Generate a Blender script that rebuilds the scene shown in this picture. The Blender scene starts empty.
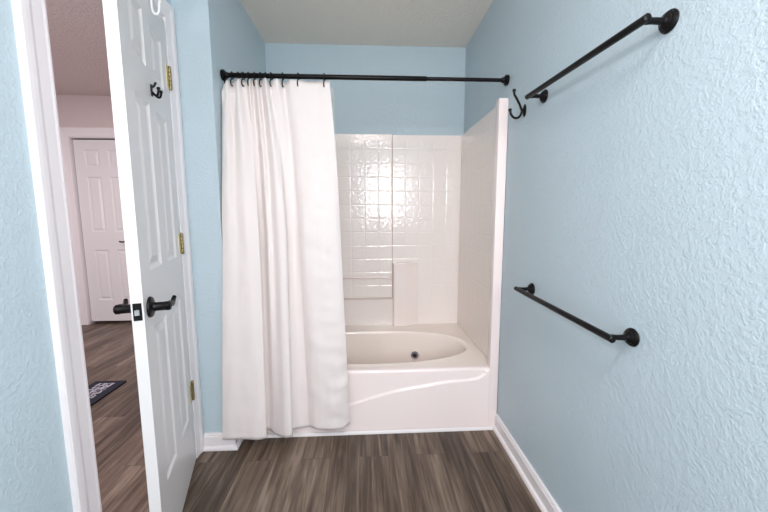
import bpy, bmesh, math, random
from mathutils import Vector, Matrix, noise
random.seed(7)
C = bpy.context.scene.collection
PI = math.pi

# ------------------------------------------------------------------ dimensions (metres, camera stands above the origin, y = into the picture)
R = 0.777                  # right wall
LW = -0.919                # left wall (room face)
LH = -1.034                # left wall (hall face)
AL = -0.746                # left side of the tub alcove
YR = 1.795                 # short return wall left of the tub
YT = 1.883                 # tub apron
YB = 2.750                 # back wall
H = 2.561                  # ceiling
YREAR = -1.30
HY = 4.10                  # hall end wall
HC = 2.605                 # hall ceiling
CAM_H, PITCH, YAW, ROLL, F = 1.2764, 0.1178, 0.0515, -0.0027, 339.663


def srgb(r, g, b):
    def f(c):
        c /= 255.0
        return c / 12.92 if c <= 0.04045 else ((c + 0.055) / 1.055) ** 2.4
    return (f(r), f(g), f(b), 1.0)


# ------------------------------------------------------------------ materials
def new_mat(name, color, rough=0.5, metal=0.0, spec=0.5, **kw):
    m = bpy.data.materials.new(name)
    m.use_nodes = True
    b = m.node_tree.nodes['Principled BSDF']
    b.inputs['Base Color'].default_value = color
    b.inputs['Roughness'].default_value = rough
    b.inputs['Metallic'].default_value = metal
    b.inputs['Specular IOR Level'].default_value = spec
    for k, v in kw.items():
        b.inputs[k.replace('_', ' ')].default_value = v
    return m


def nd(m, kind, **kw):
    n = m.node_tree.nodes.new(kind)
    for k, v in kw.items():
        setattr(n, k, v)
    return n


def lk(m, a, b):
    m.node_tree.links.new(a, b)


def math_n(m, op, a, b=None, clamp=False):
    n = nd(m, 'ShaderNodeMath', operation=op)
    n.use_clamp = clamp
    for i, v in enumerate((a, b)):
        if v is None:
            continue
        if isinstance(v, (int, float)):
            n.inputs[i].default_value = v
        else:
            lk(m, v, n.inputs[i])
    return n.outputs[0]


def ramp(m, fac, stops):
    n = nd(m, 'ShaderNodeValToRGB')
    el = n.color_ramp.elements
    while len(el) < len(stops):
        el.new(0.5)
    for e, (p, c) in zip(el, stops):
        e.position = p
        e.color = c
    lk(m, fac, n.inputs[0])
    return n.outputs[0]


def noise_n(m, vec, scale, detail=2.0, rough=0.5, dist=0.0):
    n = nd(m, 'ShaderNodeTexNoise')
    n.inputs['Scale'].default_value = scale
    n.inputs['Detail'].default_value = detail
    n.inputs['Roughness'].default_value = rough
    n.inputs['Distortion'].default_value = dist
    if vec is not None:
        lk(m, vec, n.inputs['Vector'])
    return n.outputs[0]


def obj_co(m):
    return nd(m, 'ShaderNodeTexCoord').outputs['Object']


def bump(m, height, strength, dist):
    b = nd(m, 'ShaderNodeBump')
    b.inputs['Strength'].default_value = strength
    b.inputs['Distance'].default_value = dist
    lk(m, height, b.inputs['Height'])
    p = m.node_tree.nodes['Principled BSDF']
    lk(m, b.outputs[0], p.inputs['Normal'])


def mapping(m, vec, scale=(1, 1, 1), loc=(0, 0, 0), rot=(0, 0, 0)):
    n = nd(m, 'ShaderNodeMapping')
    n.inputs['Scale'].default_value = scale
    n.inputs['Location'].default_value = loc
    n.inputs['Rotation'].default_value = rot
    lk(m, vec, n.inputs['Vector'])
    return n.outputs[0]


def textured_paint(name, color, rough, strength, dist, scale):
    m = new_mat(name, color, rough, spec=0.35)
    co = obj_co(m)
    a = noise_n(m, co, scale, 4.0, 0.6, 0.0)
    s = ramp(m, a, [(0.44, (0, 0, 0, 1)), (0.60, (1, 1, 1, 1))])
    b = noise_n(m, co, scale * 2.6, 2.0, 0.5)
    h = math_n(m, 'ADD', s, math_n(m, 'MULTIPLY', b, 0.5))
    bump(m, h, strength, dist)
    return m


M_BLUE = textured_paint('blue_textured_paint', srgb(190, 208, 217), 0.42, 0.34, 0.0026, 78)
M_CEIL = textured_paint('ceiling_textured_paint', srgb(240, 236, 226), 0.8, 0.6, 0.003, 55)
M_HALL = textured_paint('hall_wall_paint', srgb(212, 198, 197), 0.7, 0.4, 0.003, 60)
M_HCEIL = textured_paint('hall_ceiling_paint', srgb(226, 212, 209), 0.8, 0.7, 0.004, 45)
M_TRIM = new_mat('white_trim_paint', srgb(234, 230, 232), 0.32)
M_DOOR = new_mat('white_door_paint', srgb(226, 225, 226), 0.34)
def _grain(m):
    co = mapping(m, obj_co(m), (60, 60, 3))
    bump(m, noise_n(m, co, 1.0, 2.0), 0.08, 0.001)
_grain(M_DOOR)
M_BLACK = new_mat('oil_rubbed_black_metal', srgb(26, 24, 25), 0.38, 0.75)
M_PLATE = new_mat('black_latch_plate', srgb(16, 15, 15), 0.4, 0.5)
M_BRASS = new_mat('aged_brass', srgb(150, 136, 100), 0.34, 0.9)
M_BRASSL = new_mat('pale_brass', srgb(226, 208, 160), 0.35, 0.7)
M_STEEL = new_mat('latch_steel', srgb(200, 200, 200), 0.3, 0.8)
M_CHROME = new_mat('chrome', srgb(190, 190, 200), 0.16, 1.0)
M_DARKCHROME = new_mat('dark_nozzle', srgb(48, 46, 58), 0.3, 0.6)
M_ACRYL = new_mat('white_acrylic', srgb(247, 234, 232), 0.14, 0.0, 0.5)
M_TUB = new_mat('cream_tub_acrylic', srgb(247, 236, 228), 0.12, 0.0, 0.5)
M_SHELF = new_mat('surround_acrylic', srgb(248, 238, 234), 0.12)
M_LEDGE = new_mat('ledge_acrylic', srgb(222, 204, 194), 0.2)
M_SEAM = new_mat('tan_seam', srgb(196, 170, 158), 0.6)
M_HOOKW = new_mat('white_coated_wire', srgb(238, 238, 240), 0.3)


def tile_mat(name, color, uaxis, u0, v0, umin, umax, vmin, vmax, P=0.1085, bs=0.6):
    """moulded square tile relief on one panel: raised pillows with rounded grooves"""
    m = new_mat(name, color, 0.085, 0.0, 0.55)
    sep = nd(m, 'ShaderNodeSeparateXYZ')
    co = obj_co(m)
    lk(m, co, sep.inputs[0])
    u, v = sep.outputs[uaxis], sep.outputs[2]

    def edge(c, c0):
        f = math_n(m, 'FRACT', math_n(m, 'DIVIDE', math_n(m, 'SUBTRACT', c, c0), P))
        d = math_n(m, 'MINIMUM', f, math_n(m, 'SUBTRACT', 1.0, f))
        return math_n(m, 'MULTIPLY', d, P)
    d = math_n(m, 'MINIMUM', edge(u, u0), edge(v, v0))
    mr = nd(m, 'ShaderNodeMapRange', interpolation_type='SMOOTHSTEP')
    lk(m, d, mr.inputs['Value'])
    mr.inputs['From Max'].default_value = 0.0085
    g = mr.outputs[0]
    inside = math_n(m, 'MULTIPLY',
                    math_n(m, 'MULTIPLY', math_n(m, 'GREATER_THAN', u, umin), math_n(m, 'LESS_THAN', u, umax)),
                    math_n(m, 'MULTIPLY', math_n(m, 'GREATER_THAN', v, vmin), math_n(m, 'LESS_THAN', v, vmax)))
    groove = math_n(m, 'MULTIPLY', math_n(m, 'SUBTRACT', 1.0, g), inside)
    w = noise_n(m, co, 34, 2.0)
    h = math_n(m, 'SUBTRACT', math_n(m, 'MULTIPLY', w, 1.5), groove)
    bump(m, h, bs, 0.0019)
    return m


# vinyl plank floor: planks run along y
M_FLOOR = new_mat('grey_brown_plank_floor', srgb(90, 80, 74), 0.42, spec=0.4)
def _floor(m):
    co = obj_co(m)
    sep = nd(m, 'ShaderNodeSeparateXYZ'); lk(m, co, sep.inputs[0])
    cmb = nd(m, 'ShaderNodeCombineXYZ')
    lk(m, sep.outputs[1], cmb.inputs[0]); lk(m, sep.outputs[0], cmb.inputs[1])
    br = nd(m, 'ShaderNodeTexBrick', offset=0.37, offset_frequency=2)
    lk(m, mapping(m, cmb.outputs[0], loc=(0.31, 0.045, 0)), br.inputs['Vector'])
    br.inputs['Scale'].default_value = 1.0
    br.inputs['Brick Width'].default_value = 1.22
    br.inputs['Row Height'].default_value = 0.152
    br.inputs['Mortar Size'].default_value = 0.0016
    br.inputs['Mortar Smooth'].default_value = 0.2
    br.inputs['Color1'].default_value = (0, 0, 0, 1)
    br.inputs['Color2'].default_value = (1, 1, 1, 1)
    br.inputs['Mortar'].default_value = (0.5, 0.5, 0.5, 1)
    tint = br.outputs['Color']; mort = br.outputs['Fac']
    # per plank shift of the grain
    shift = nd(m, 'ShaderNodeVectorMath', operation='MULTIPLY_ADD')
    lk(m, tint, shift.inputs[0]); shift.inputs[1].default_value = (3.0, 7.0, 5.0); lk(m, co, shift.inputs[2])
    gv = mapping(m, shift.outputs[0], (19, 1.3, 1))
    g1 = noise_n(m, gv, 1.0, 5.0, 0.6, 1.6)
    g2 = noise_n(m, mapping(m, shift.outputs[0], (75, 4.0, 1)), 1.0, 3.0, 0.6)
    g3 = noise_n(m, mapping(m, shift.outputs[0], (5, 1.3, 1)), 1.0, 2.0, 0.5)
    v = math_n(m, 'ADD', math_n(m, 'MULTIPLY', g1, 0.66), math_n(m, 'MULTIPLY', math_n(m, 'SUBTRACT', math_n(m, 'MULTIPLY', g2, 0.30), .05), 1.0))
    v = math_n(m, 'ADD', v, math_n(m, 'MULTIPLY', g3, 0.22))
    v = math_n(m, 'ADD', v, math_n(m, 'MULTIPLY', math_n(m, 'SUBTRACT', tint, 0.5), 0.11))
    col = ramp(m, v, [(0.34, srgb(47, 37, 30)), (0.46, srgb(79, 65, 55)), (0.56, srgb(102, 87, 75)), (0.70, srgb(138, 122, 108))])
    mx = nd(m, 'ShaderNodeMix', data_type='RGBA')
    lk(m, math_n(m, 'MULTIPLY', mort, 0.45), mx.inputs[0])
    lk(m, col, mx.inputs[6]); mx.inputs[7].default_value = srgb(44, 38, 35)
    lk(m, mx.outputs[2], m.node_tree.nodes['Principled BSDF'].inputs['Base Color'])
    bump(m, math_n(m, 'SUBTRACT', math_n(m, 'MULTIPLY', g1, 0.4), mort), 0.25, 0.0015)
_floor(M_FLOOR)


def cloth_mat(name, color, transl, alpha=1.0):
    m = new_mat(name, color, 0.75, spec=0.25, Sheen_Weight=0.15)
    nt = m.node_tree
    p = nt.nodes['Principled BSDF']; out = nt.nodes['Material Output']
    t = nd(m, 'ShaderNodeBsdfTranslucent'); t.inputs[0].default_value = color
    mix = nd(m, 'ShaderNodeMixShader'); mix.inputs[0].default_value = transl
    lk(m, p.outputs[0], mix.inputs[1]); lk(m, t.outputs[0], mix.inputs[2])
    last = mix.outputs[0]
    if alpha < 1:
        tr = nd(m, 'ShaderNodeBsdfTransparent'); mx = nd(m, 'ShaderNodeMixShader')
        mx.inputs[0].default_value = alpha
        lk(m, tr.outputs[0], mx.inputs[1]); lk(m, last, mx.inputs[2]); last = mx.outputs[0]
    lk(m, last, out.inputs[0])
    co = obj_co(m)
    weave = noise_n(m, mapping(m, co, (260, 260, 700)), 1.0, 1.0)
    soft = noise_n(m, mapping(m, co, (9, 9, 26)), 1.0, 2.0)
    bump(m, math_n(m, 'ADD', math_n(m, 'MULTIPLY', weave, 0.06), soft), 0.35, 0.004)
    return m


M_CURT = cloth_mat('white_fabric', srgb(241, 233, 231), 0.08)
M_LINER = cloth_mat('frosted_vinyl', srgb(225, 230, 228), 0.4, 0.45)

M_RUG = new_mat('rug_pattern', srgb(30, 32, 44), 0.9)
def _rug(m):
    co = obj_co(m)
    vo = nd(m, 'ShaderNodeTexVoronoi', feature='DISTANCE_TO_EDGE'); vo.inputs['Scale'].default_value = 38
    lk(m, co, vo.inputs['Vector'])
    n = noise_n(m, co, 60, 2.0)
    v = math_n(m, 'ADD', vo.outputs[0], math_n(m, 'MULTIPLY', n, 0.25))
    c = ramp(m, v, [(0.20, srgb(170, 170, 180)), (0.27, srgb(36, 38, 52))])
    lk(m, c, m.node_tree.nodes['Principled BSDF'].inputs['Base Color'])
_rug(M_RUG)
M_RUGB = new_mat('rug_border', srgb(26, 30, 44), 0.9)


# ------------------------------------------------------------------ mesh helpers
def obj(name, bm, m, parent=None, smooth=False):
    me = bpy.data.meshes.new(name)
    bmesh.ops.recalc_face_normals(bm, faces=bm.faces)
    bm.to_mesh(me); bm.free()
    me.materials.append(m)
    if smooth:
        for p in me.polygons:
            p.use_smooth = True
        if smooth is not True:
            me.set_sharp_from_angle(angle=smooth)
    o = bpy.data.objects.new(name, me); C.objects.link(o)
    if parent:
        o.parent = parent
    return o


def tag(o, label=None, cat=None, group=None, kind=None):
    if label: o['label'] = label
    if cat: o['category'] = cat
    if group: o['group'] = group
    if kind: o['kind'] = kind
    return o


def thing(name, label, cat, loc=(0, 0, 0), rotz=0.0, group=None, kind=None):
    o = bpy.data.objects.new(name, None); C.objects.link(o)
    o.empty_display_size = 0.05
    o.location = loc; o.rotation_euler = (0, 0, rotz)
    return tag(o, label, cat, group, kind)


def struct(name, bm, m, label, cat, smooth=False):
    return tag(obj(name, bm, m, None, smooth), label, cat, kind='structure')


def bx(bm, x0, x1, y0, y1, z0, z1, bev=0.0, seg=2):
    vs = [bm.verts.new((x, y, z)) for x in (x0, x1) for y in (y0, y1) for z in (z0, z1)]
    fs = [(0, 1, 3, 2), (4, 6, 7, 5), (0, 4, 5, 1), (2, 3, 7, 6), (0, 2, 6, 4), (1, 5, 7, 3)]
    faces = [bm.faces.new([vs[i] for i in f]) for f in fs]
    if bev:
        es = list({e for f in faces for e in f.edges})
        bmesh.ops.bevel(bm, geom=es, offset=bev, segments=seg, affect='EDGES', profile=0.5)
    return bm


def box(*a, **k):
    return bx(bmesh.new(), *a, **k)


def lathe(bm, prof, origin, axis, n=32):
    """prof: (radius, distance along axis)"""
    axis = Vector(axis).normalized()
    t = Vector((0, 0, 1)) if abs(axis.z) < 0.9 else Vector((1, 0, 0))
    a = axis.cross(t).normalized(); b = axis.cross(a)
    o = Vector(origin); rings = []
    for r, h in prof:
        if r <= 1e-6:
            rings.append([bm.verts.new(o + axis * h)])
        else:
            rings.append([bm.verts.new(o + axis * h + (a * math.cos(2 * PI * i / n) + b * math.sin(2 * PI * i / n)) * r) for i in range(n)])
    for p, q in zip(rings, rings[1:]):
        for i in range(n):
            j = (i + 1) % n
            if len(p) == 1 and len(q) == 1: continue
            if len(p) == 1: bm.faces.new((p[0], q[j], q[i]))
            elif len(q) == 1: bm.faces.new((p[i], p[j], q[0]))
            else: bm.faces.new((p[i], p[j], q[j], q[i]))
    for rg, flip in ((rings[0], 1), (rings[-1], 0)):
        if len(rg) > 2:
            bm.faces.new(rg[::-1] if flip else rg)
    return bm


def tube(bm, pts, rad, n=14, closed=False, cap=True):
    pts = [Vector(p) for p in pts]
    k = len(pts)
    rads = rad if isinstance(rad, (list, tuple)) else [rad] * k
    rings = []; prev = None
    for i, p in enumerate(pts):
        if closed:
            d = pts[(i + 1) % k] - pts[i - 1]
        else:
            d = pts[min(i + 1, k - 1)] - pts[max(i - 1, 0)]
        d.normalize()
        if prev is None:
            t = Vector((0, 0, 1)) if abs(d.z) < 0.9 else Vector((1, 0, 0))
            a = d.cross(t).normalized()
        else:
            a = (prev - d * prev.dot(d)).normalized()
        prev = a; b = d.cross(a)
        rings.append([bm.verts.new(p + (a * math.cos(2 * PI * j / n) + b * math.sin(2 * PI * j / n)) * rads[i]) for j in range(n)])
    prs = list(zip(rings, rings[1:])) + ([(rings[-1], rings[0])] if closed else [])
    for p, q in prs:
        for j in range(n):
            l = (j + 1) % n
            bm.faces.new((p[j], p[l], q[l], q[j]))
    if not closed and cap:
        bm.faces.new(rings[0][::-1]); bm.faces.new(rings[-1])
    return bm


def smooth_path(pts, sub=8):
    pts = [Vector(p) for p in pts]; out = []
    for i in range(len(pts) - 1):
        p0 = pts[max(i - 1, 0)]; p1 = pts[i]; p2 = pts[i + 1]; p3 = pts[min(i + 2, len(pts) - 1)]
        for k in range(sub):
            t = k / sub
            out.append(0.5 * ((2 * p1) + (-p0 + p2) * t + (2 * p0 - 5 * p1 + 4 * p2 - p3) * t * t + (-p0 + 3 * p1 - 3 * p2 + p3) * t ** 3))
    out.append(pts[-1]); return out


def prism(bm, poly, z0, z1):
    a = [bm.verts.new((x, y, z0)) for x, y in poly]; b = [bm.verts.new((x, y, z1)) for x, y in poly]
    n = len(poly)
    for i in range(n):
        j = (i + 1) % n
        bm.faces.new((a[i], a[j], b[j], b[i]))
    bm.faces.new(a[::-1]); bm.faces.new(b)
    return bm


def sweep_profile(bm, path, prof, to3d):
    """closed profile (w, t) carried along path; path item = (func(w) -> 2D point)"""
    rings = [[bm.verts.new(to3d(*f(w), t)) for w, t in prof] for f in path]
    n = len(prof)
    for p, q in zip(rings, rings[1:]):
        for i in range(n):
            j = (i + 1) % n
            bm.faces.new((p[i], p[j], q[j], q[i]))
    bm.faces.new(rings[0][::-1]); bm.faces.new(rings[-1])
    return bm


# ------------------------------------------------------------------ the shell
struct('floor', box(-5.0, 1.0, YREAR - 0.1, HY + 0.3, -0.06, 0.0), M_FLOOR,
       'grey brown wood plank floor running from the bathroom into the hall', 'floor')
struct('ceiling', box(LW - 0.05, R + 0.1, YREAR - 0.1, YB + 0.1, H, H + 0.1), M_CEIL,
       'off-white textured ceiling above the bathtub alcove', 'ceiling')
struct('wall_right', box(R, R + 0.1, YREAR, YB + 0.1, 0.0, H), M_BLUE,
       'pale blue textured wall on the right carrying the towel bars', 'wall')
struct('wall_back', box(AL, R, YB, YB + 0.1, 0.0, H), M_BLUE,
       'pale blue wall behind and above the tub surround', 'wall')
struct('wall_alcove', box(LH, AL, YR, YB + 0.1, 0.0, H), M_BLUE,
       'narrow blue wall return between door casing and shower curtain', 'wall')
struct('wall_rear', box(LH, R + 0.1, YREAR - 0.1, YREAR, 0.0, H), M_BLUE,
       'blue wall at the far end of the bathroom facing the tub', 'wall')
DY0, DY1, DZ = 1.085, 1.727, 2.192         # rough opening in the left wall
bm = bmesh.new()
bx(bm, LH, LW, YREAR, DY0, 0, H); bx(bm, LH, LW, DY1, YR, 0, H); bx(bm, LH, LW, DY0, DY1, DZ, H)
struct('wall_left', bm, M_BLUE, 'pale blue textured wall on the left around the open door', 'wall')

# hall beyond the door
HDX0, HDX1, HDZ = -3.325, -2.645, 2.175    # hall door opening
bm = bmesh.new()
bx(bm, -5.0, HDX0, HY, HY + 0.1, 0, HC); bx(bm, HDX1, -0.95, HY, HY + 0.1, 0, HC); bx(bm, HDX0, HDX1, HY, HY + 0.1, HDZ, HC)
struct('wall_hall_end', bm, M_HALL, 'dim pinkish hall wall around the far white door', 'wall')
struct('wall_hall_side', box(LH, LH + 0.1, YB + 0.1, HY, 0, HC), M_HALL, 'hall side wall beyond the bathroom', 'wall')
struct('wall_hall_far', box(-5.1, -5.0, YREAR - 0.1, HY + 0.1, 0, HC), M_HALL, 'far left hall wall', 'wall')
struct('wall_hall_near', box(-5.0, LH, -0.4, -0.3, 0, HC), M_HALL, 'near hall wall', 'wall')
struct('ceiling_hall', box(-5.0, LH, -0.3, HY, HC, HC + 0.1), M_HCEIL, 'dim pinkish textured hall ceiling seen through the doorway', 'ceiling')
struct('wall_hall_closet', box(HDX0 - 0.1, HDX1 + 0.1, HY + 0.2, HY + 0.25, 0, HC), M_HALL, 'blank wall behind the hall door', 'wall')

# casings ------------------------------------------------------------------
CAS = [(0, 0), (0, .010), (.006, .012), (.012, .011), (.040, .013), (.050, .017), (.060, .018), (.070, .018), (.074, .015), (.075, 0)]


def casing(bm, a0, a1, zt, to3d, z0=0.0, prof=CAS, near=1.0):
    path = [lambda w: (a0 - w * near, z0), lambda w: (a0 - w * near, zt + w), lambda w: (a1 + w, zt + w), lambda w: (a1 + w, z0)]
    return sweep_profile(bm, path, prof, to3d)


bm = bmesh.new()
casing(bm, 1.097, 1.714, 2.180, lambda a, z, t: (LW + t, a, z), near=1.22)
casing(bm, 1.097, 1.714, 2.180, lambda a, z, t: (LH - t, a, z))
for y0, y1, z0, z1 in ((DY0, 1.101, 0, DZ), (1.709, DY1, 0, DZ), (1.101, 1.709, 2.172, DZ)):
    bx(bm, LH, LW, y0, y1, z0, z1)
bx(bm, LH + .02, LW - .045, 1.101, 1.109, 0, 2.172); bx(bm, LH + .02, LW - .045, 1.699, 1.709, 0, 2.172)
struct('trim_1', bm, M_TRIM, 'white moulded casing and jamb around the open bathroom door', 'door frame')
bm = bmesh.new()
CAS2 = [(w * 1.35, t) for w, t in CAS]
casing(bm, HDX0 + .018, HDX1 - .018, HDZ - .014, lambda a, z, t: (a, HY - t, z), prof=CAS2)
for x0, x1, z0, z1 in ((HDX0, HDX0 + .022, 0, HDZ), (HDX1 - .022, HDX1, 0, HDZ), (HDX0 + .022, HDX1 - .022, HDZ - .022, HDZ)):
    bx(bm, x0, x1, HY, HY + .1, z0, z1)
struct('trim_2', bm, M_TRIM, 'white casing around the closed door at the end of the hall', 'door frame')

# baseboards -----------------------------------------------------------------
BASE = [(0, 0), (.029, 0), (.029, .008), (.025, .016), (.015, .021), (.015, .073), (.012, .077), (.0125, .083), (.008, .091), (0, .091)]


def base_run(bm, pts, outs):
    """pts: floor polyline on the wall face; outs: mitre direction (dx, dy) per point for one unit of thickness"""
    rings = [[bm.verts.new((x + dx * t, y + dy * t, z)) for t, z in BASE] for (x, y), (dx, dy) in zip(pts, outs)]
    n = len(BASE)
    for p, q in zip(rings, rings[1:]):
        for i in range(n):
            j = (i + 1) % n
            bm.faces.new((p[i], p[j], q[j], q[i]))
    bm.faces.new(rings[0][::-1]); bm.faces.new(rings[-1])
    return bm


struct('baseboard_right', base_run(bmesh.new(), [(R, YREAR), (R, YT - .001)], [(-1, 0), (-1, 0)]), M_TRIM,
       'white baseboard along the right wall up to the tub', 'baseboard')
struct('baseboard_alcove', base_run(bmesh.new(), [(LW + .019, YR), (AL, YR), (AL, YT - .001)], [(0, -1), (1, -1), (1, 0)]), M_TRIM,
       'short white baseboard wrapping the wall corner below the curtain', 'baseboard')
struct('baseboard_left', base_run(bmesh.new(), [(LW, YREAR), (LW, 1.000)], [(1, 0), (1, 0)]), M_TRIM, 'white baseboard along the left wall', 'baseboard')
struct('baseboard_hall', base_run(bmesh.new(), [(-5.0, HY), (HDX0 - .085, HY)], [(0, -1), (0, -1)]), M_TRIM, 'white hall baseboard beside the far door', 'baseboard')
bm = bmesh.new()
prof = [(0, 0), (.011, 0), (.011, .004), (.009, .011), (.004, .016), (0, .017)]
ra = [bm.verts.new((AL + .030, YT - .0095 - t, z)) for t, z in prof]; rb = [bm.verts.new((R - .030, YT - .0095 - t, z)) for t, z in prof]
for i in range(len(prof)):
    j = (i + 1) % len(prof); bm.faces.new((ra[i], ra[j], rb[j], rb[i]))
bm.faces.new(ra[::-1]); bm.faces.new(rb)
struct('trim_3', bm, M_TRIM, 'thin white trim strip where the tub apron meets the floor', 'trim')


# ------------------------------------------------------------------ six-panel doors
def panel_door(W, z0, z1, T, cols, rows):
    """local x = along the door, y = 0 front face to -T back face"""
    bm = bmesh.new()
    xs = [0] + [c for ab in cols for c in ab] + [W]
    zs = [z0] + [c for ab in rows for c in ab] + [z1]
    for side in (1, -1):
        yf = 0 if side == 1 else -T
        cache = {}

        def V(x, z, d):
            k = (round(x, 5), round(z, 5), round(d, 5))
            if k not in cache:
                cache[k] = bm.verts.new((x, yf - side * d, z))
            return cache[k]
        for i in range(len(xs) - 1):
            for j in range(len(zs) - 1):
                a, b, c, d = xs[i], xs[i + 1], zs[j], zs[j + 1]
                if i % 2 == 1 and j % 2 == 1:
                    steps = [(0, 0), (.004, .0025), (.010, .0065), (.016, .0085), (.022, .0085), (.042, .002), (.045, .0015)]
                    loops = [[V(a + s, c + s, e), V(b - s, c + s, e), V(b - s, d - s, e), V(a + s, d - s, e)] for s, e in steps]
                    for p, q in zip(loops, loops[1:]):
                        for k in range(4):
                            l = (k + 1) % 4
                            bm.faces.new((p[k], p[l], q[l], q[k]))
                    bm.faces.new(loops[-1])
                else:
                    bm.faces.new((V(a, c, 0), V(b, c, 0), V(b, d, 0), V(a, d, 0)))
    q = [[bm.verts.new((x, y, z)) for x, y in ((0, 0), (W, 0), (W, -T), (0, -T))] for z in (z0, z1)]
    for k in (1, 3):
        l = (k + 1) % 4
        bm.faces.new((q[0][k], q[0][l], q[1][l], q[1][k]))
    bm.faces.new(q[0][::-1]); bm.faces.new(q[1])
    bmesh.ops.remove_doubles(bm, verts=bm.verts, dist=1e-5)
    return bm


ROWS = [(.285, .893), (1.090, 1.692), (1.822, 2.022)]
TH = math.radians(17)
door = thing('door_1', 'white six-panel bathroom door standing ajar beside the blue return wall', 'door', (-.905, 1.700, 0), TH - PI / 2, kind='structure')
DW, DT = 0.608, 0.035
obj('door_leaf', panel_door(DW, .012, 2.150, DT, [(.103, .262), (.352, .511)], ROWS), M_DOOR, door)


def lever_bm(x, z, y0, s, end=1):
    """lever handle: round rose, neck, wave-shaped lever towards the hinge; s=+1 front side, -1 back side"""
    bm = bmesh.new()
    lathe(bm, [(.036, 0), (.036, .004), (.034, .008), (.027, .011), (.017, .013), (.0150, .020), (.0150, .046), (.016, .049), (.016, .060), (.012, .064), (0, .065)],
          (x, y0, z), (0, s, 0), 28)
    pts = smooth_path([(x, y0 + s * .054, z), (x - .024, y0 + s * .056, z + .002), (x - .046, y0 + s * .056, z - .004), (x - .064, y0 + s * .055, z - .002),
                       (x - .078, y0 + s * .056, z + .007), (x - .085, y0 + s * .058, z + .015)], 6)
    tube(bm, pts, [.0125 - .006 * i / (len(pts) - 1) for i in range(len(pts))], 14)
    return bm


for s, y0 in ((1, 0.0005), (-1, -DT - .0005)):
    h = obj('lever_handle', lever_bm(.548, .968, y0, s), M_BLACK, door, 0.6)
    h['label'] = 'black lever handle'
bm = bx(bmesh.new(), DW - .0005, DW + .0022, -DT / 2 - .0125, -DT / 2 + .0125, .968 - .029, .968 + .029, .001, 1)
lp = obj('latch_plate', bm, M_PLATE, door); lp['label'] = 'black latch plate'
bm = bmesh.new()
prism(bm, [(DW + .0023, -DT / 2 - .006), (DW + .010, -DT / 2 - .006), (DW + .006, -DT / 2 + .006), (DW + .0023, -DT / 2 + .006)], .968 - .010, .968 + .008)
obj('latch_bolt', bm, M_STEEL, lp)
for z in (1.910, 1.144, .386):
    bm = bmesh.new()
    for k in range(5):
        lathe(bm, [(.0062, .0008), (.0068, .002), (.0068, .0176), (.0062, .0188)], (-.004, .0062, z - .048 + k * .0192), (0, 0, 1), 16)
    lathe(bm, [(.0045, -.003), (.006, 0), (.006, .002)], (-.004, .0062, z - .049), (0, 0, 1), 12)
    lathe(bm, [(.006, 0), (.006, .002), (.0045, .005), (0, .006)], (-.004, .0062, z + .048), (0, 0, 1), 12)
    hg = obj('hinge', bm, M_BRASS, door, 0.7); hg['label'] = 'brass hinge'
    obj('hinge_leaf', bx(bmesh.new(), .001, .040, -.0005, .0018, z - .048, z + .048, .0006, 1), M_BRASSL, hg)
# small black double hook screwed on the door face
bm = bmesh.new()
hx, hz = .312, 1.752
bx(bm, hx - .008, hx + .008, .0003, .005, hz - .020, hz + .022, .002, 2)
for dx in (-.006, .006):
    tube(bm, smooth_path([(hx, .004, hz - .006), (hx + dx * 1.5, .016, hz - .018), (hx + dx * 2.4, .024, hz - .018), (hx + dx * 3.0, .028, hz - .006), (hx + dx * 3.2, .029, hz + .002)], 6), .0042, 10)
    lathe(bm, [(0, 0), (.0055, .002), (.0065, .006), (.0050, .010), (0, .012)], (hx + dx * 3.2, .029, hz - .001), (0, 0, 1), 12)
tube(bm, smooth_path([(hx, .004, hz + .012), (hx, .012, hz + .020), (hx, .018, hz + .032)], 6), .004, 10)
dh = obj('double_hook', bm, M_BLACK, door, 0.7); dh['label'] = 'small black double hook'

# white over-the-door hook hanging on the top edge
oh = thing('over_door_hook', 'white over-the-door hook hung on the top edge of the bathroom door', 'hook', (-.905, 1.700, 0), TH - PI / 2)
ox = .245
bm = bmesh.new()
pth = [(-.0395, 2.08), (-.0395, 2.150), (-.0380, 2.1565), (-.0340, 2.158), (-.0010, 2.158), (.0035, 2.1565), (.0050, 2.150), (.0050, 2.105)]
for (ya, za), (yb, zb) in zip(pth, pth[1:]):
    vs = [bm.verts.new((x, y, z)) for x in (ox - .011, ox + .011) for y, z in ((ya, za), (yb, zb))]
    bm.faces.new((vs[0], vs[1], vs[3], vs[2]))
bmesh.ops.remove_doubles(bm, verts=bm.verts, dist=1e-5)
st = obj('strap', bm, M_HOOKW, oh)
sm = st.modifiers.new('solid', 'SOLIDIFY'); sm.thickness = .0016; sm.offset = 1.0
bm = bmesh.new()
tube(bm, smooth_path([(ox, .009, 2.150), (ox, .008, 2.100), (ox, .010, 2.076), (ox, .016, 2.062), (ox, .026, 2.062), (ox, .032, 2.074), (ox, .034, 2.094), (ox, .038, 2.112)], 8), .0046, 12)
obj('hook_prong', bm, M_HOOKW, oh, True)

# hall door (closed, faces the camera)
hd = thing('door_2', 'closed white six-panel door at the end of the hall', 'door', (HDX0 + .026, HY + .070, 0), 0, kind='structure')
WH = HDX1 - HDX0 - .052
hb = panel_door(WH, .030, 2.138, .035, [(.105, .270), (WH - .270, WH - .105)], [(.285, .890), (1.098, 1.730), (1.835, 2.030)])
obj('door_leaf', hb, M_DOOR, hd)
bm = bmesh.new()
lathe(bm, [(.030, 0), (.030, .006), (.022, .011), (.012, .013), (.012, .055), (0, .058)], (WH - .075, -.0355, .985), (0, -1, 0), 24)
tube(bm, smooth_path([(WH - .075, -.085, .985), (WH - .12, -.087, .988), (WH - .165, -.086, .982), (WH - .19, -.086, .990)], 6), .009, 12)
h2 = obj('lever_handle', bm, M_BLACK, hd, 0.6); h2['label'] = 'black lever handle'

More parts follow.
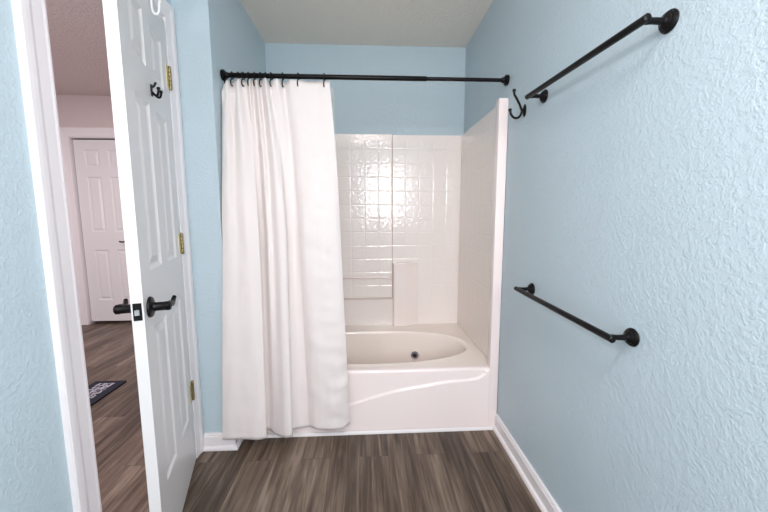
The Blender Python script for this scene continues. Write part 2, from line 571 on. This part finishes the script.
# rug in the hall
rg = thing('rug', 'small black and white patterned rug on the hall floor outside the doorway', 'rug', (-1.985, 2.26, 0))
obj('rug_field', box(-.072, .052, -.30, .318, .0012, .009), M_RUG, rg)
bm = bmesh.new()
for a in ((-.118, -.072, -.35, .35), (.052, .112, -.35, .35), (-.072, .052, -.35, -.30), (-.072, .052, .318, .35)):
    bx(bm, a[0], a[1], a[2], a[3], .001, .0105)
bd = obj('border', bm, M_RUGB, rg); bd['label'] = 'plain dark navy border'

# ------------------------------------------------------------------ bathtub
tub = thing('bathtub', 'white whirlpool bathtub with a curved moulding across its front apron', 'bathtub', (0, YT, 0))
TZ = .376
bx0, bx1, by0, by1 = AL + .004, R - .004, YT + .0505, YB - .0108
cx, cy, ea, eb = .012, 2.280, .676, .292


def rect_pt(a):
    dx, dy = math.cos(a), math.sin(a)
    tx = ((bx1 - cx) / dx) if dx > 1e-9 else ((bx0 - cx) / dx if dx < -1e-9 else 1e9)
    ty = ((by1 - cy) / dy) if dy > 1e-9 else ((by0 - cy) / dy if dy < -1e-9 else 1e9)
    t = min(tx, ty); return cx + dx * t, cy + dy * t


angs = [2 * PI * i / 120 for i in range(120)] + [math.atan2(y - cy, x - cx) % (2 * PI) for x in (bx0, bx1) for y in (by0, by1)]
angs = sorted(set(round(a, 6) for a in angs))


def ell(a, s, pw=2.35):
    # direction angle -> superellipse point
    dx, dy = math.cos(a), math.sin(a)
    t = 1.0 / ((abs(dx / ea) ** pw + abs(dy / eb) ** pw) ** (1 / pw))
    return cx + dx * t * s, cy + dy * t * s


bm = bmesh.new()
rings = [[bm.verts.new((*rect_pt(a), TZ - .25)) for a in angs], [bm.verts.new((*rect_pt(a), TZ)) for a in angs]]
for s, z in ((1.075, TZ), (1.05, TZ + .001), (1.03, TZ + .0025), (1.012, TZ + .002), (1.0, TZ - .002), (.988, TZ - .013), (.978, TZ - .030), (.955, TZ - .085), (.925, .20), (.895, .13), (.86, .09), (.80, .068), (.70, .060), (.40, .056)):
    rings.append([bm.verts.new((*ell(a, s), z)) for a in angs])
n = len(angs)
for p, q in zip(rings, rings[1:]):
    for i in range(n):
        j = (i + 1) % n
        bm.faces.new((p[i], p[j], q[j], q[i]))
cv = bm.verts.new((cx, cy, .055))
for i in range(n):
    bm.faces.new((rings[-1][i], rings[-1][(i + 1) % n], cv))
bs = obj('basin', bm, M_TUB, tub, 0.9); bs.location = (0, -YT, 0)


CUR = [(-.75, .02), (-.60, .06), (-.40, .098), (-.134, .166), (.013, .215), (.189, .259), (.366, .286), (.485, .304), (.60, .312), (.660, .324), (.695, .347), (.715, .380), (.77, .40)]


def curve_z(x):
    for (xa, za), (xb, zb) in zip(CUR, CUR[1:]):
        if x <= xb:
            i = CUR.index((xa, za)); t = (x - xa) / (xb - xa)
            p0 = CUR[max(i - 1, 0)][1]; p3 = CUR[min(i + 2, len(CUR) - 1)][1]
            if i == 0: p0 = za
            m0 = (zb - p0) / 2 if i else (zb - za); m1 = (p3 - za) / 2
            h = (2 * t ** 3 - 3 * t * t + 1) * za + (t ** 3 - 2 * t * t + t) * m0 + (-2 * t ** 3 + 3 * t * t) * zb + (t ** 3 - t * t) * m1
            return h
    return CUR[-1][1]


bm = bmesh.new()
NX = 160
cols = []
for i in range(NX + 1):
    x = AL + .0543 + (R - AL - .1086) * i / NX
    zc = min(max(curve_z(x), .03), TZ + .2)
    if zc > TZ - .03:                        # right end: the raised skirt runs up into the deck corner
        zc2 = TZ - .03
        fl = 1
    else:
        zc2, fl = zc, 0
    rows = []
    for k in range(9): rows.append((zc2 - .014) * k / 8)
    rows += [zc2 - .010, zc2 - .006, zc2 - .002, zc2 + .002, zc2 + .006]
    top = TZ - .014
    for k in range(1, 9): rows.append(zc2 + .006 + (top - zc2 - .006) * k / 8)
    col = []
    for z in rows:
        t = min(1, max(0, (zc - z + .001) / .009))
        t = t * t * (3 - 2 * t)
        col.append((x, YT + .010 - .011 * t, z))
    for ph in (22, 45, 68, 90):
        a = math.radians(ph)
        y0 = col[-1][1] if ph == 22 else y0
        col.append((x, y0 + .016 * (1 - math.cos(a)), TZ - .014 + .016 * math.sin(a)))
    col.append((x, YT + .052, TZ + .0015))
    cols.append([bm.verts.new(p) for p in col])
for p, q in zip(cols, cols[1:]):
    for k in range(len(p) - 1):
        bm.faces.new((p[k], q[k], q[k + 1], p[k + 1]))
ap = obj('apron', bm, M_ACRYL, tub, True); ap.location = (0, -YT, 0)
bm = bmesh.new()
ja = [a for a in [i * .002 for i in range(1, 780)] if ell(a, .924)[0] > .368][-1]
jp = Vector((*ell(ja, .924), .200)); j2 = Vector((*ell(ja + .02, .924), .200)) - jp
jn = Vector((j2.y, -j2.x, 0)).normalized(); jn = -jn if jn.y > 0 else jn
jn = (jn + Vector((0, 0, .14))).normalized(); jp = jp - jn * .001
lathe(bm, [(.047, 0), (.047, .004), (.043, .009), (.032, .010), (.030, .006)], jp, jn, 28)
jt = obj('whirlpool_jet', bm, M_ACRYL, tub, 0.6); jt.location = (0, -YT, 0)
bm = bmesh.new(); lathe(bm, [(.030, .004), (.030, .009), (.025, .013), (.017, .012), (.015, .008)], jp, jn, 28)
o = obj('jet_ring', bm, M_CHROME, jt, 0.6); o['label'] = 'chrome ring'
bm = bmesh.new(); lathe(bm, [(.0145, .005), (.0145, .011), (.006, .016), (0, .016)], jp, jn, 20)
o = obj('jet_nozzle', bm, M_DARKCHROME, jt, 0.6); o['label'] = 'dark nozzle'

# ------------------------------------------------------------------ shower surround
SZ = 1.905
sur = thing('shower_surround', 'white moulded tub surround with square tile relief around three sides', 'shower surround', (0, YB, TZ))
def loc(o, base=(0, YB, TZ)):
    o.location = (-base[0], -base[1], -base[2]); return o
XS = R - .020            # inner face of the right side panel
M_TBACK = tile_mat('tile_relief_back', srgb(248, 240, 236), 0, .207, 1.798, -.66, .705, .62, 1.86)
M_TSIDE = tile_mat('tile_relief_side', srgb(247, 238, 231), 1, 2.69, 1.798, 1.99, 2.72, .62, 1.86, bs=.3)
loc(obj('back_panel', bx(bmesh.new(), AL + .003, R - .003, YB - .010, YB - .002, TZ - .03, SZ, .003, 2), M_TBACK, sur))
ip = loc(obj('raised_panel', bx(bmesh.new(), -.66, .207, YB - .018, YB - .0105, .607, SZ + .002, .003, 2), M_TBACK, sur))
loc(obj('seam_strip', bx(bmesh.new(), .2075, .2115, YB - .0155, YB - .0105, .600, SZ + .001), M_SEAM, sur))
loc(obj('side_panel', bx(bmesh.new(), XS, R - .003, YT + .050, YB - .0105, TZ + .0008, SZ, .003, 2), M_TSIDE, sur))
loc(obj('side_panel', bx(bmesh.new(), AL + .003, AL + .020, YT + .050, YB - .0105, TZ + .0008, SZ, .003, 2), M_TSIDE, sur))
loc(obj('front_flange', bx(bmesh.new(), R - .054, R - .003, YT - .001, YT + .049, .001, SZ, .0025, 3), M_ACRYL, sur, 0.8))
loc(obj('front_flange', bx(bmesh.new(), AL + .003, AL + .054, YT - .001, YT + .049, .001, SZ, .0025, 3), M_ACRYL, sur, 0.8))
bm = prism(bmesh.new(), [(.214, YB - .0105), (.214, 2.700), (.222, 2.692), (.304, 2.692), (.325, 2.699), (.424, YB - .0105)], TZ + .0008, .900)
bmesh.ops.bevel(bm, geom=[e for e in bm.edges if all(v.co.z > .89 for v in e.verts)], offset=.008, segments=3, affect='EDGES')
loc(obj('shelf_column', bm, M_SHELF, sur, 0.7))
bm = bmesh.new()
tube(bm, [(-.60, YB - .045, .782), (.196, YB - .045, .782)], .0075, 16)
rl = loc(obj('towel_rail', bm, M_ACRYL, sur, 0.8)); rl['label'] = 'slim white rail across the tiled panel'
for x in (-.60, .196):
    bm = bx(bmesh.new(), x - .004, x + .008, YB - .054, YB - .0185, .762, .800, .003, 2)
    obj('rail_bracket', bm, M_ACRYL, rl)
loc(obj('panel_ledge', bx(bmesh.new(), -.66, .206, YB - .026, YB - .0105, .596, .6065, .004, 3), M_LEDGE, sur, 0.8))

# ------------------------------------------------------------------ rod
RY, RZ = 1.913, 2.008
rod = thing('shower_rod', 'black tension shower curtain rod spanning the tub alcove', 'curtain rod', (AL, RY, RZ))
def rl_(o): o.location = (-AL, -RY, -RZ); return o
rl_(obj('thin_tube', tube(bmesh.new(), [(.30, RY, RZ), (R - .016, RY, RZ)], .0098, 20), M_BLACK, rod, 0.8))
rl_(obj('thick_tube', lathe(bmesh.new(), [(.0115, 0), (.0125, .002), (.0125, 1.058), (.0105, 1.062)], (AL + .016, RY, RZ), (1, 0, 0), 20), M_BLACK, rod, 0.8))
for x, s in ((AL + .0008, 1), (R - .0008, -1)):
    rl_(obj('end_flange', lathe(bmesh.new(), [(.026, 0), (.027, .003), (.027, .013), (.023, .017), (.0145, .020), (.0145, .030), (.0125, .034)], (x, RY, RZ), (s, 0, 0), 28), M_BLACK, rod, 0.6))

# ------------------------------------------------------------------ curtain
def ux(u, y, z):
    """x of the point on plane y, height z whose photograph column is about u (used only to read widths off the photo)"""
    x = 0.0
    for _ in range(6):
        fw = (y * math.cos(YAW) + x * math.sin(YAW)) * math.cos(PITCH) - (z - CAM_H) * math.sin(PITCH)
        x = ((u - 384) / F * fw + y * math.sin(YAW)) / math.cos(YAW)
    return x


# (u_top, y_top, u_mid, y_mid, u_bot, y_bot)
CP = [
    (224, 1.905, 222.5, 1.782, 222, 1.766),
    (228, 1.890, 229.5, 1.772, 230, 1.758),
    (233, 1.925, 237, 1.786, 242, 1.762),
    (238, 1.893, 247, 1.776, 255, 1.764),
    (243, 1.925, 256, 1.790, 263, 1.770),
    (247, 1.925, 260, 1.812, 266, 1.778),
    (250, 1.895, 257.5, 1.850, 260.5, 1.832),
    (253, 1.925, 264, 1.850, 269, 1.838),
    (257, 1.890, 268, 1.815, 274, 1.815),
    (261, 1.925, 273, 1.822, 280, 1.785),
    (266, 1.888, 279, 1.790, 286, 1.763),
    (270, 1.923, 286, 1.800, 292, 1.772),
    (274, 1.900, 288, 1.848, 291.5, 1.830),
    (278, 1.892, 293, 1.868, 300, 1.858),
    (284, 1.925, 298, 1.860, 308, 1.862),
    (290, 1.905, 301, 1.840, 311, 1.848),
    (296, 1.903, 306, 1.822, 316, 1.826),
    (306, 1.912, 316, 1.815, 326, 1.812),
    (317, 1.916, 328, 1.820, 338, 1.815),
    (325, 1.908, 336, 1.834, 345, 1.826),
    (330, 1.905, 340.5, 1.850, 349.5, 1.842),
]
ZT, ZM, ZB = 1.984, 1.18, .064
HOOK_U = [227, 233, 239, 244, 249.5, 255.5, 261.5, 266.5, 272, 283.5, 299, 325]


def cat1(vals, t):
    i = min(int(t), len(vals) - 2); f = t - i
    p0 = vals[max(i - 1, 0)]; p1 = vals[i]; p2 = vals[i + 1]; p3 = vals[min(i + 2, len(vals) - 1)]
    return 0.5 * (2 * p1 + (p2 - p0) * f + (2 * p0 - 5 * p1 + 4 * p2 - p3) * f * f + (3 * p1 - p0 - 3 * p2 + p3) * f ** 3)


top = [(ux(a, b, ZT), b) for a, b, *_ in CP]
mid = [(ux(c, d, ZM), d) for _, _, c, d, _, _ in CP]
bot = [(ux(e, f, ZB), f) for *_, e, f in CP]
NS, NZ = 300, 110
HX = [ux(u, RY, RZ - .03) for u in HOOK_U]


def curtain_pt(s, w):
    """s along the cloth (0..len-1), w from 0 top to 1 bottom"""
    tx, ty = cat1([p[0] for p in top], s), cat1([p[1] for p in top], s)
    mx, my = cat1([p[0] for p in mid], s), cat1([p[1] for p in mid], s)
    qx, qy = cat1([p[0] for p in bot], s), cat1([p[1] for p in bot], s)
    # sag of the top hem between hooks
    near = min(abs(tx - h) for h in HX)
    sag = min(.003, .25 * near ** 1.5)
    zt = ZT - sag + (.005 * math.sin(s * 2.1) if s < 15 else .0047 * max(0, 1 - (s - 15) / 2) + .002) - .022 * max(0, 1 - s / 2.2)
    zb = ZB + .006 * math.sin(s * 1.3)
    if s > 16: zb += .018 * (s - 16) / 4
    z = zt + (zb - zt) * w
    wm = (zt - ZM) / (zt - zb)
    if w < wm:
        t = w / wm; e = t ** .62 * (1 - t) + t * t * (3 - 2 * t) * t
        e = min(max(e, 0), 1)
        x = tx + (mx - tx) * (t * (2 - t) * .55 + .45 * t); y = ty + (my - ty) * e
    else:
        t = (w - wm) / (1 - wm); e = t * t * (3 - 2 * t) * .5 + .5 * t
        x = mx + (qx - mx) * t; y = my + (qy - my) * e
    # faint wrinkles, strongest on the wide right-hand panel
    k = .25 + .75 * max(0, min(1, (s - 15) / 3))
    y += k * .010 * noise.noise(Vector((x * 10, z * 16, 1.7))) + .0035 * noise.noise(Vector((x * 22, z * 5, 4.2)))
    # at the left end the cloth passes in front of the surround's flange
    sm = lambda v: max(0, min(1, v)) ** 2 * (3 - 2 * max(0, min(1, v)))
    y = min(y, 1.932 - .060 * sm((1.975 - z) / .068) + .06 * (1 - sm((-.63 - x) / .05)) + (.5 if x > -.60 else 0))
    return x, y, z


bm = bmesh.new()
grid = [[bm.verts.new(curtain_pt((len(CP) - 1) * i / NS, j / NZ)) for i in range(NS + 1)] for j in range(NZ + 1)]
for j in range(NZ):
    for i in range(NS):
        bm.faces.new((grid[j][i], grid[j][i + 1], grid[j + 1][i + 1], grid[j + 1][i]))
cur = obj('shower_curtain', bm, M_CURT, None, True)
tag(cur, 'white fabric shower curtain gathered in folds at the left of the tub', 'curtain')
md = cur.modifiers.new('thick', 'SOLIDIFY'); md.thickness = .0014; md.offset = 0
NHB = [j for j in range(NZ + 1) if j >= NZ - 2]
bm = bmesh.new()
# clear liner hanging behind it, inside the tub
ln_top = [(ux(u, RY + .016 + (.014 if k % 2 else -.002), 1.955), RY + .016 + (.014 if k % 2 else -.002)) for k, u in enumerate([226, 232, 238, 244, 250, 256, 262, 268, 275, 284, 296, 310, 323, 335])]
ln_bot = [(-.70 + .040 * k, 2.035 + (.02 if k % 2 else 0)) for k in range(14)]
g = []
for j in range(61):
    w = j / 60; row = []
    for i in range(141):
        s = 13 * i / 140
        a = (cat1([p[0] for p in ln_top], s), cat1([p[1] for p in ln_top], s)); b = (cat1([p[0] for p in ln_bot], s), cat1([p[1] for p in ln_bot], s))
        t = max(0, (w - .035) / .965) ** .5
        row.append(bm.verts.new((a[0] + (b[0] - a[0]) * t, a[1] + (b[1] - a[1]) * min(1, w * 1.25), 1.962 - .006 * math.sin(s * PI) ** 2 + (.405 - 1.962) * w)))
    g.append(row)
for j in range(60):
    for i in range(140):
        bm.faces.new((g[j][i], g[j][i + 1], g[j + 1][i + 1], g[j + 1][i]))
tag(obj('curtain_liner', bm, M_LINER, None, True), 'translucent vinyl liner peeking out behind the right edge of the white curtain', 'curtain liner')

# hooks -------------------------------------------------------------------------
ORD = 'first second third fourth fifth sixth seventh eighth ninth tenth eleventh twelfth'.split()


def hook_root(label):
    return thing('curtain_hook', label, 'curtain hook', (0, RY, RZ), 0, 'black curtain hooks on the shower rod')


for k, x in enumerate(HX):
    if k == 11: lab = 'black curtain hook at the right edge of the curtain, last on the rod'
    elif k == 0: lab = 'black curtain hook nearest the left end flange of the rod'
    else: lab = '%s black curtain hook from the left end of the shower rod' % ORD[k]
    if k == 0:
        r0 = hook_root(lab)
        bm = bmesh.new()
        tube(bm, [(0, .0168 * math.cos(2 * PI * i / 24), .0168 * math.sin(2 * PI * i / 24) - .001) for i in range(24)], .0028, 10, closed=True)
        obj('ring', bm, M_BLACK, r0, True)
        bm = bmesh.new()
        tube(bm, smooth_path([(0, -.006, -.018), (0, -.016, -.026), (0.001, -.024, -.038), (.001, -.023, -.050), (.001, -.012, -.056), (.001, .002, -.050)], 5), .0032, 8)
        obj('drop_hook', bm, M_BLACK, r0, True)
        proto = r0
    else:
        r0 = proto.copy(); C.objects.link(r0); r0['label'] = lab
        for ch in list(proto.children):
            c = ch.copy(); C.objects.link(c); c.parent = r0
    r0.location = (x, RY, RZ)
    r0.rotation_euler = (0, 0, random.uniform(-.12, .12))

# ------------------------------------------------------------------ towel bars on the right wall
def rosette(y, z):
    return lathe(bmesh.new(), [(.0265, .0005), (.0275, .003), (.0265, .006), (.0235, .008), (.023, .011), (.019, .013), (.0185, .016), (.012, .019), (.0095, .022)], (R, y, z), (-1, 0, 0), 32)


def towel_bar(label, y0, z0, y1, z1, ov=.018):
    t = thing('towel_bar', label, 'towel bar', (R, (y0 + y1) / 2, (z0 + z1) / 2), 0, 'black towel bars on the right wall')
    def off(o): o.location = (-R, -(y0 + y1) / 2, -(z0 + z1) / 2); return o
    XB = R - .072
    d = Vector((0, y1 - y0, z1 - z0)).normalized()
    a = Vector((XB, y0, z0)) - d * ov; b = Vector((XB, y1, z1)) + d * ov
    L = (b - a).length
    off(obj('bar', lathe(bmesh.new(), [(0, 0), (.007, .0005), (.0105, .003), (.0105, L - .003), (.007, L - .0005), (0, L)], a, d, 24), M_BLACK, t, 0.6))
    for y, z in ((y0, z0), (y1, z1)):
        rs = off(obj('rosette', rosette(y, z), M_BLACK, t, 0.5))
        off(obj('post', lathe(bmesh.new(), [(.0095, .018), (.0085, .026), (.0080, .050), (.0095, .060), (.0095, .073)], (R, y, z), (-1, 0, 0), 20), M_BLACK, t, 0.6))
    return t


towel_bar('upper black towel bar high on the right wall beside the robe hook', .890, 1.766, 1.502, 1.788)
towel_bar('lower black towel bar at waist height on the right wall', .922, .921, 1.530, .933)

# robe hook ------------------------------------------------------------------------
hy, hz = 1.690, 1.788
rh = thing('robe_hook', 'black double-prong robe hook on the right wall beside the tub', 'hook', (R, hy, hz))
def off(o): o.location = (-R, -hy, -hz); return o
bm = bmesh.new()
ring = []
for sc, dx in ((1.0, .0005), (1.0, .003), (.85, .006), (.55, .008)):
    ring.append([bm.verts.new((R - dx, hy + .016 * sc * math.cos(2 * PI * i / 24), hz - .004 + .030 * sc * math.sin(2 * PI * i / 24) * (1 if True else 0))) for i in range(24)])
for p, q in zip(ring, ring[1:]):
    for i in range(24):
        j = (i + 1) % 24; bm.faces.new((p[i], p[j], q[j], q[i]))
bm.faces.new(ring[0][::-1]); bm.faces.new(ring[-1])
off(obj('backplate', bm, M_BLACK, rh, 0.7))
up = smooth_path([(R - .006, hy, hz - .006), (R - .018, hy, hz + .002), (R - .028, hy - .002, hz + .022), (R - .044, hy - .004, hz + .048), (R - .058, hy - .006, hz + .068), (R - .060, hy - .006, hz + .083)], 6)
bm = bmesh.new(); tube(bm, up, .0055, 12)
lathe(bm, [(0, 0), (.007, .003), (.0088, .008), (.007, .013), (0, .015)], up[-1] - Vector((0, 0, .004)), (0, 0, 1), 16)
off(obj('upper_prong', bm, M_BLACK, rh, 0.8))
lo = smooth_path([(R - .014, hy, hz + .004), (R - .018, hy, hz - .018), (R - .030, hy - .002, hz - .036), (R - .052, hy - .004, hz - .040), (R - .070, hy - .006, hz - .026), (R - .076, hy - .007, hz - .008)], 6)
bm = bmesh.new(); tube(bm, lo, .0055, 12)
lathe(bm, [(0, 0), (.007, .003), (.0088, .008), (.007, .013), (0, .015)], lo[-1] - Vector((0, 0, .004)), (-.15, 0, 1), 16)
off(obj('lower_prong', bm, M_BLACK, rh, 0.8))

# ------------------------------------------------------------------ light
def area(name, loc_, rot, sx, sy, power, color):
    l = bpy.data.lights.new(name, 'AREA'); l.shape = 'RECTANGLE'; l.size = sx; l.size_y = sy; l.energy = power; l.color = color
    o = bpy.data.objects.new(name, l); C.objects.link(o); o.location = loc_; o.rotation_euler = rot
    return o


area('window_light', (.37, YREAR + .02, 1.70), (PI / 2, 0, 0), .68, .96, 43, (1.0, .965, .965))
area('ceiling_light', (.05, -.10, H - .03), (0, 0, 0), .55, .35, 17, (1.0, .90, .88))
area('pink_fill_light', (LW + .06, -.35, 2.02), (0, -PI / 2 + .25, 0), .14, .60, 15, (1.0, .86, .84))  # added pink fill from the left, warms and brightens the right wall; no fixture
area('hall_light', (-2.7, 2.2, HC - .04), (0, 0, 0), .5, .5, 34, (1.0, .90, .93))
area('hall_fill_light', (-2.5, -.26, 1.45), (PI / 2, 0, 0), 1.0, 1.3, 50, (1.0, .93, .97))  # added fill that lifts the hall ceiling and far door; no window here

w = bpy.data.worlds.new('World'); bpy.context.scene.world = w; w.use_nodes = True
w.node_tree.nodes['Background'].inputs[0].default_value = (.8, .85, .9, 1)
w.node_tree.nodes['Background'].inputs[1].default_value = .3

# ------------------------------------------------------------------ camera
cd = bpy.data.cameras.new('camera'); cam = bpy.data.objects.new('camera', cd); C.objects.link(cam)
cd.sensor_fit = 'HORIZONTAL'; cd.sensor_width = 36.0; cd.lens = 36.0 * F / 768.0; cd.clip_start = .02
Mx = Matrix.Rotation(-YAW, 4, 'Z') @ Matrix.Rotation(PI / 2 - PITCH, 4, 'X') @ Matrix.Rotation(ROLL, 4, 'Z')
cam.matrix_world = Matrix.Translation((0, 0, CAM_H)) @ Mx
bpy.context.scene.camera = cam
vs = bpy.context.scene.view_settings
vs.view_transform = 'Standard'; vs.look = 'None'; vs.exposure = 0.0; vs.gamma = 1.0
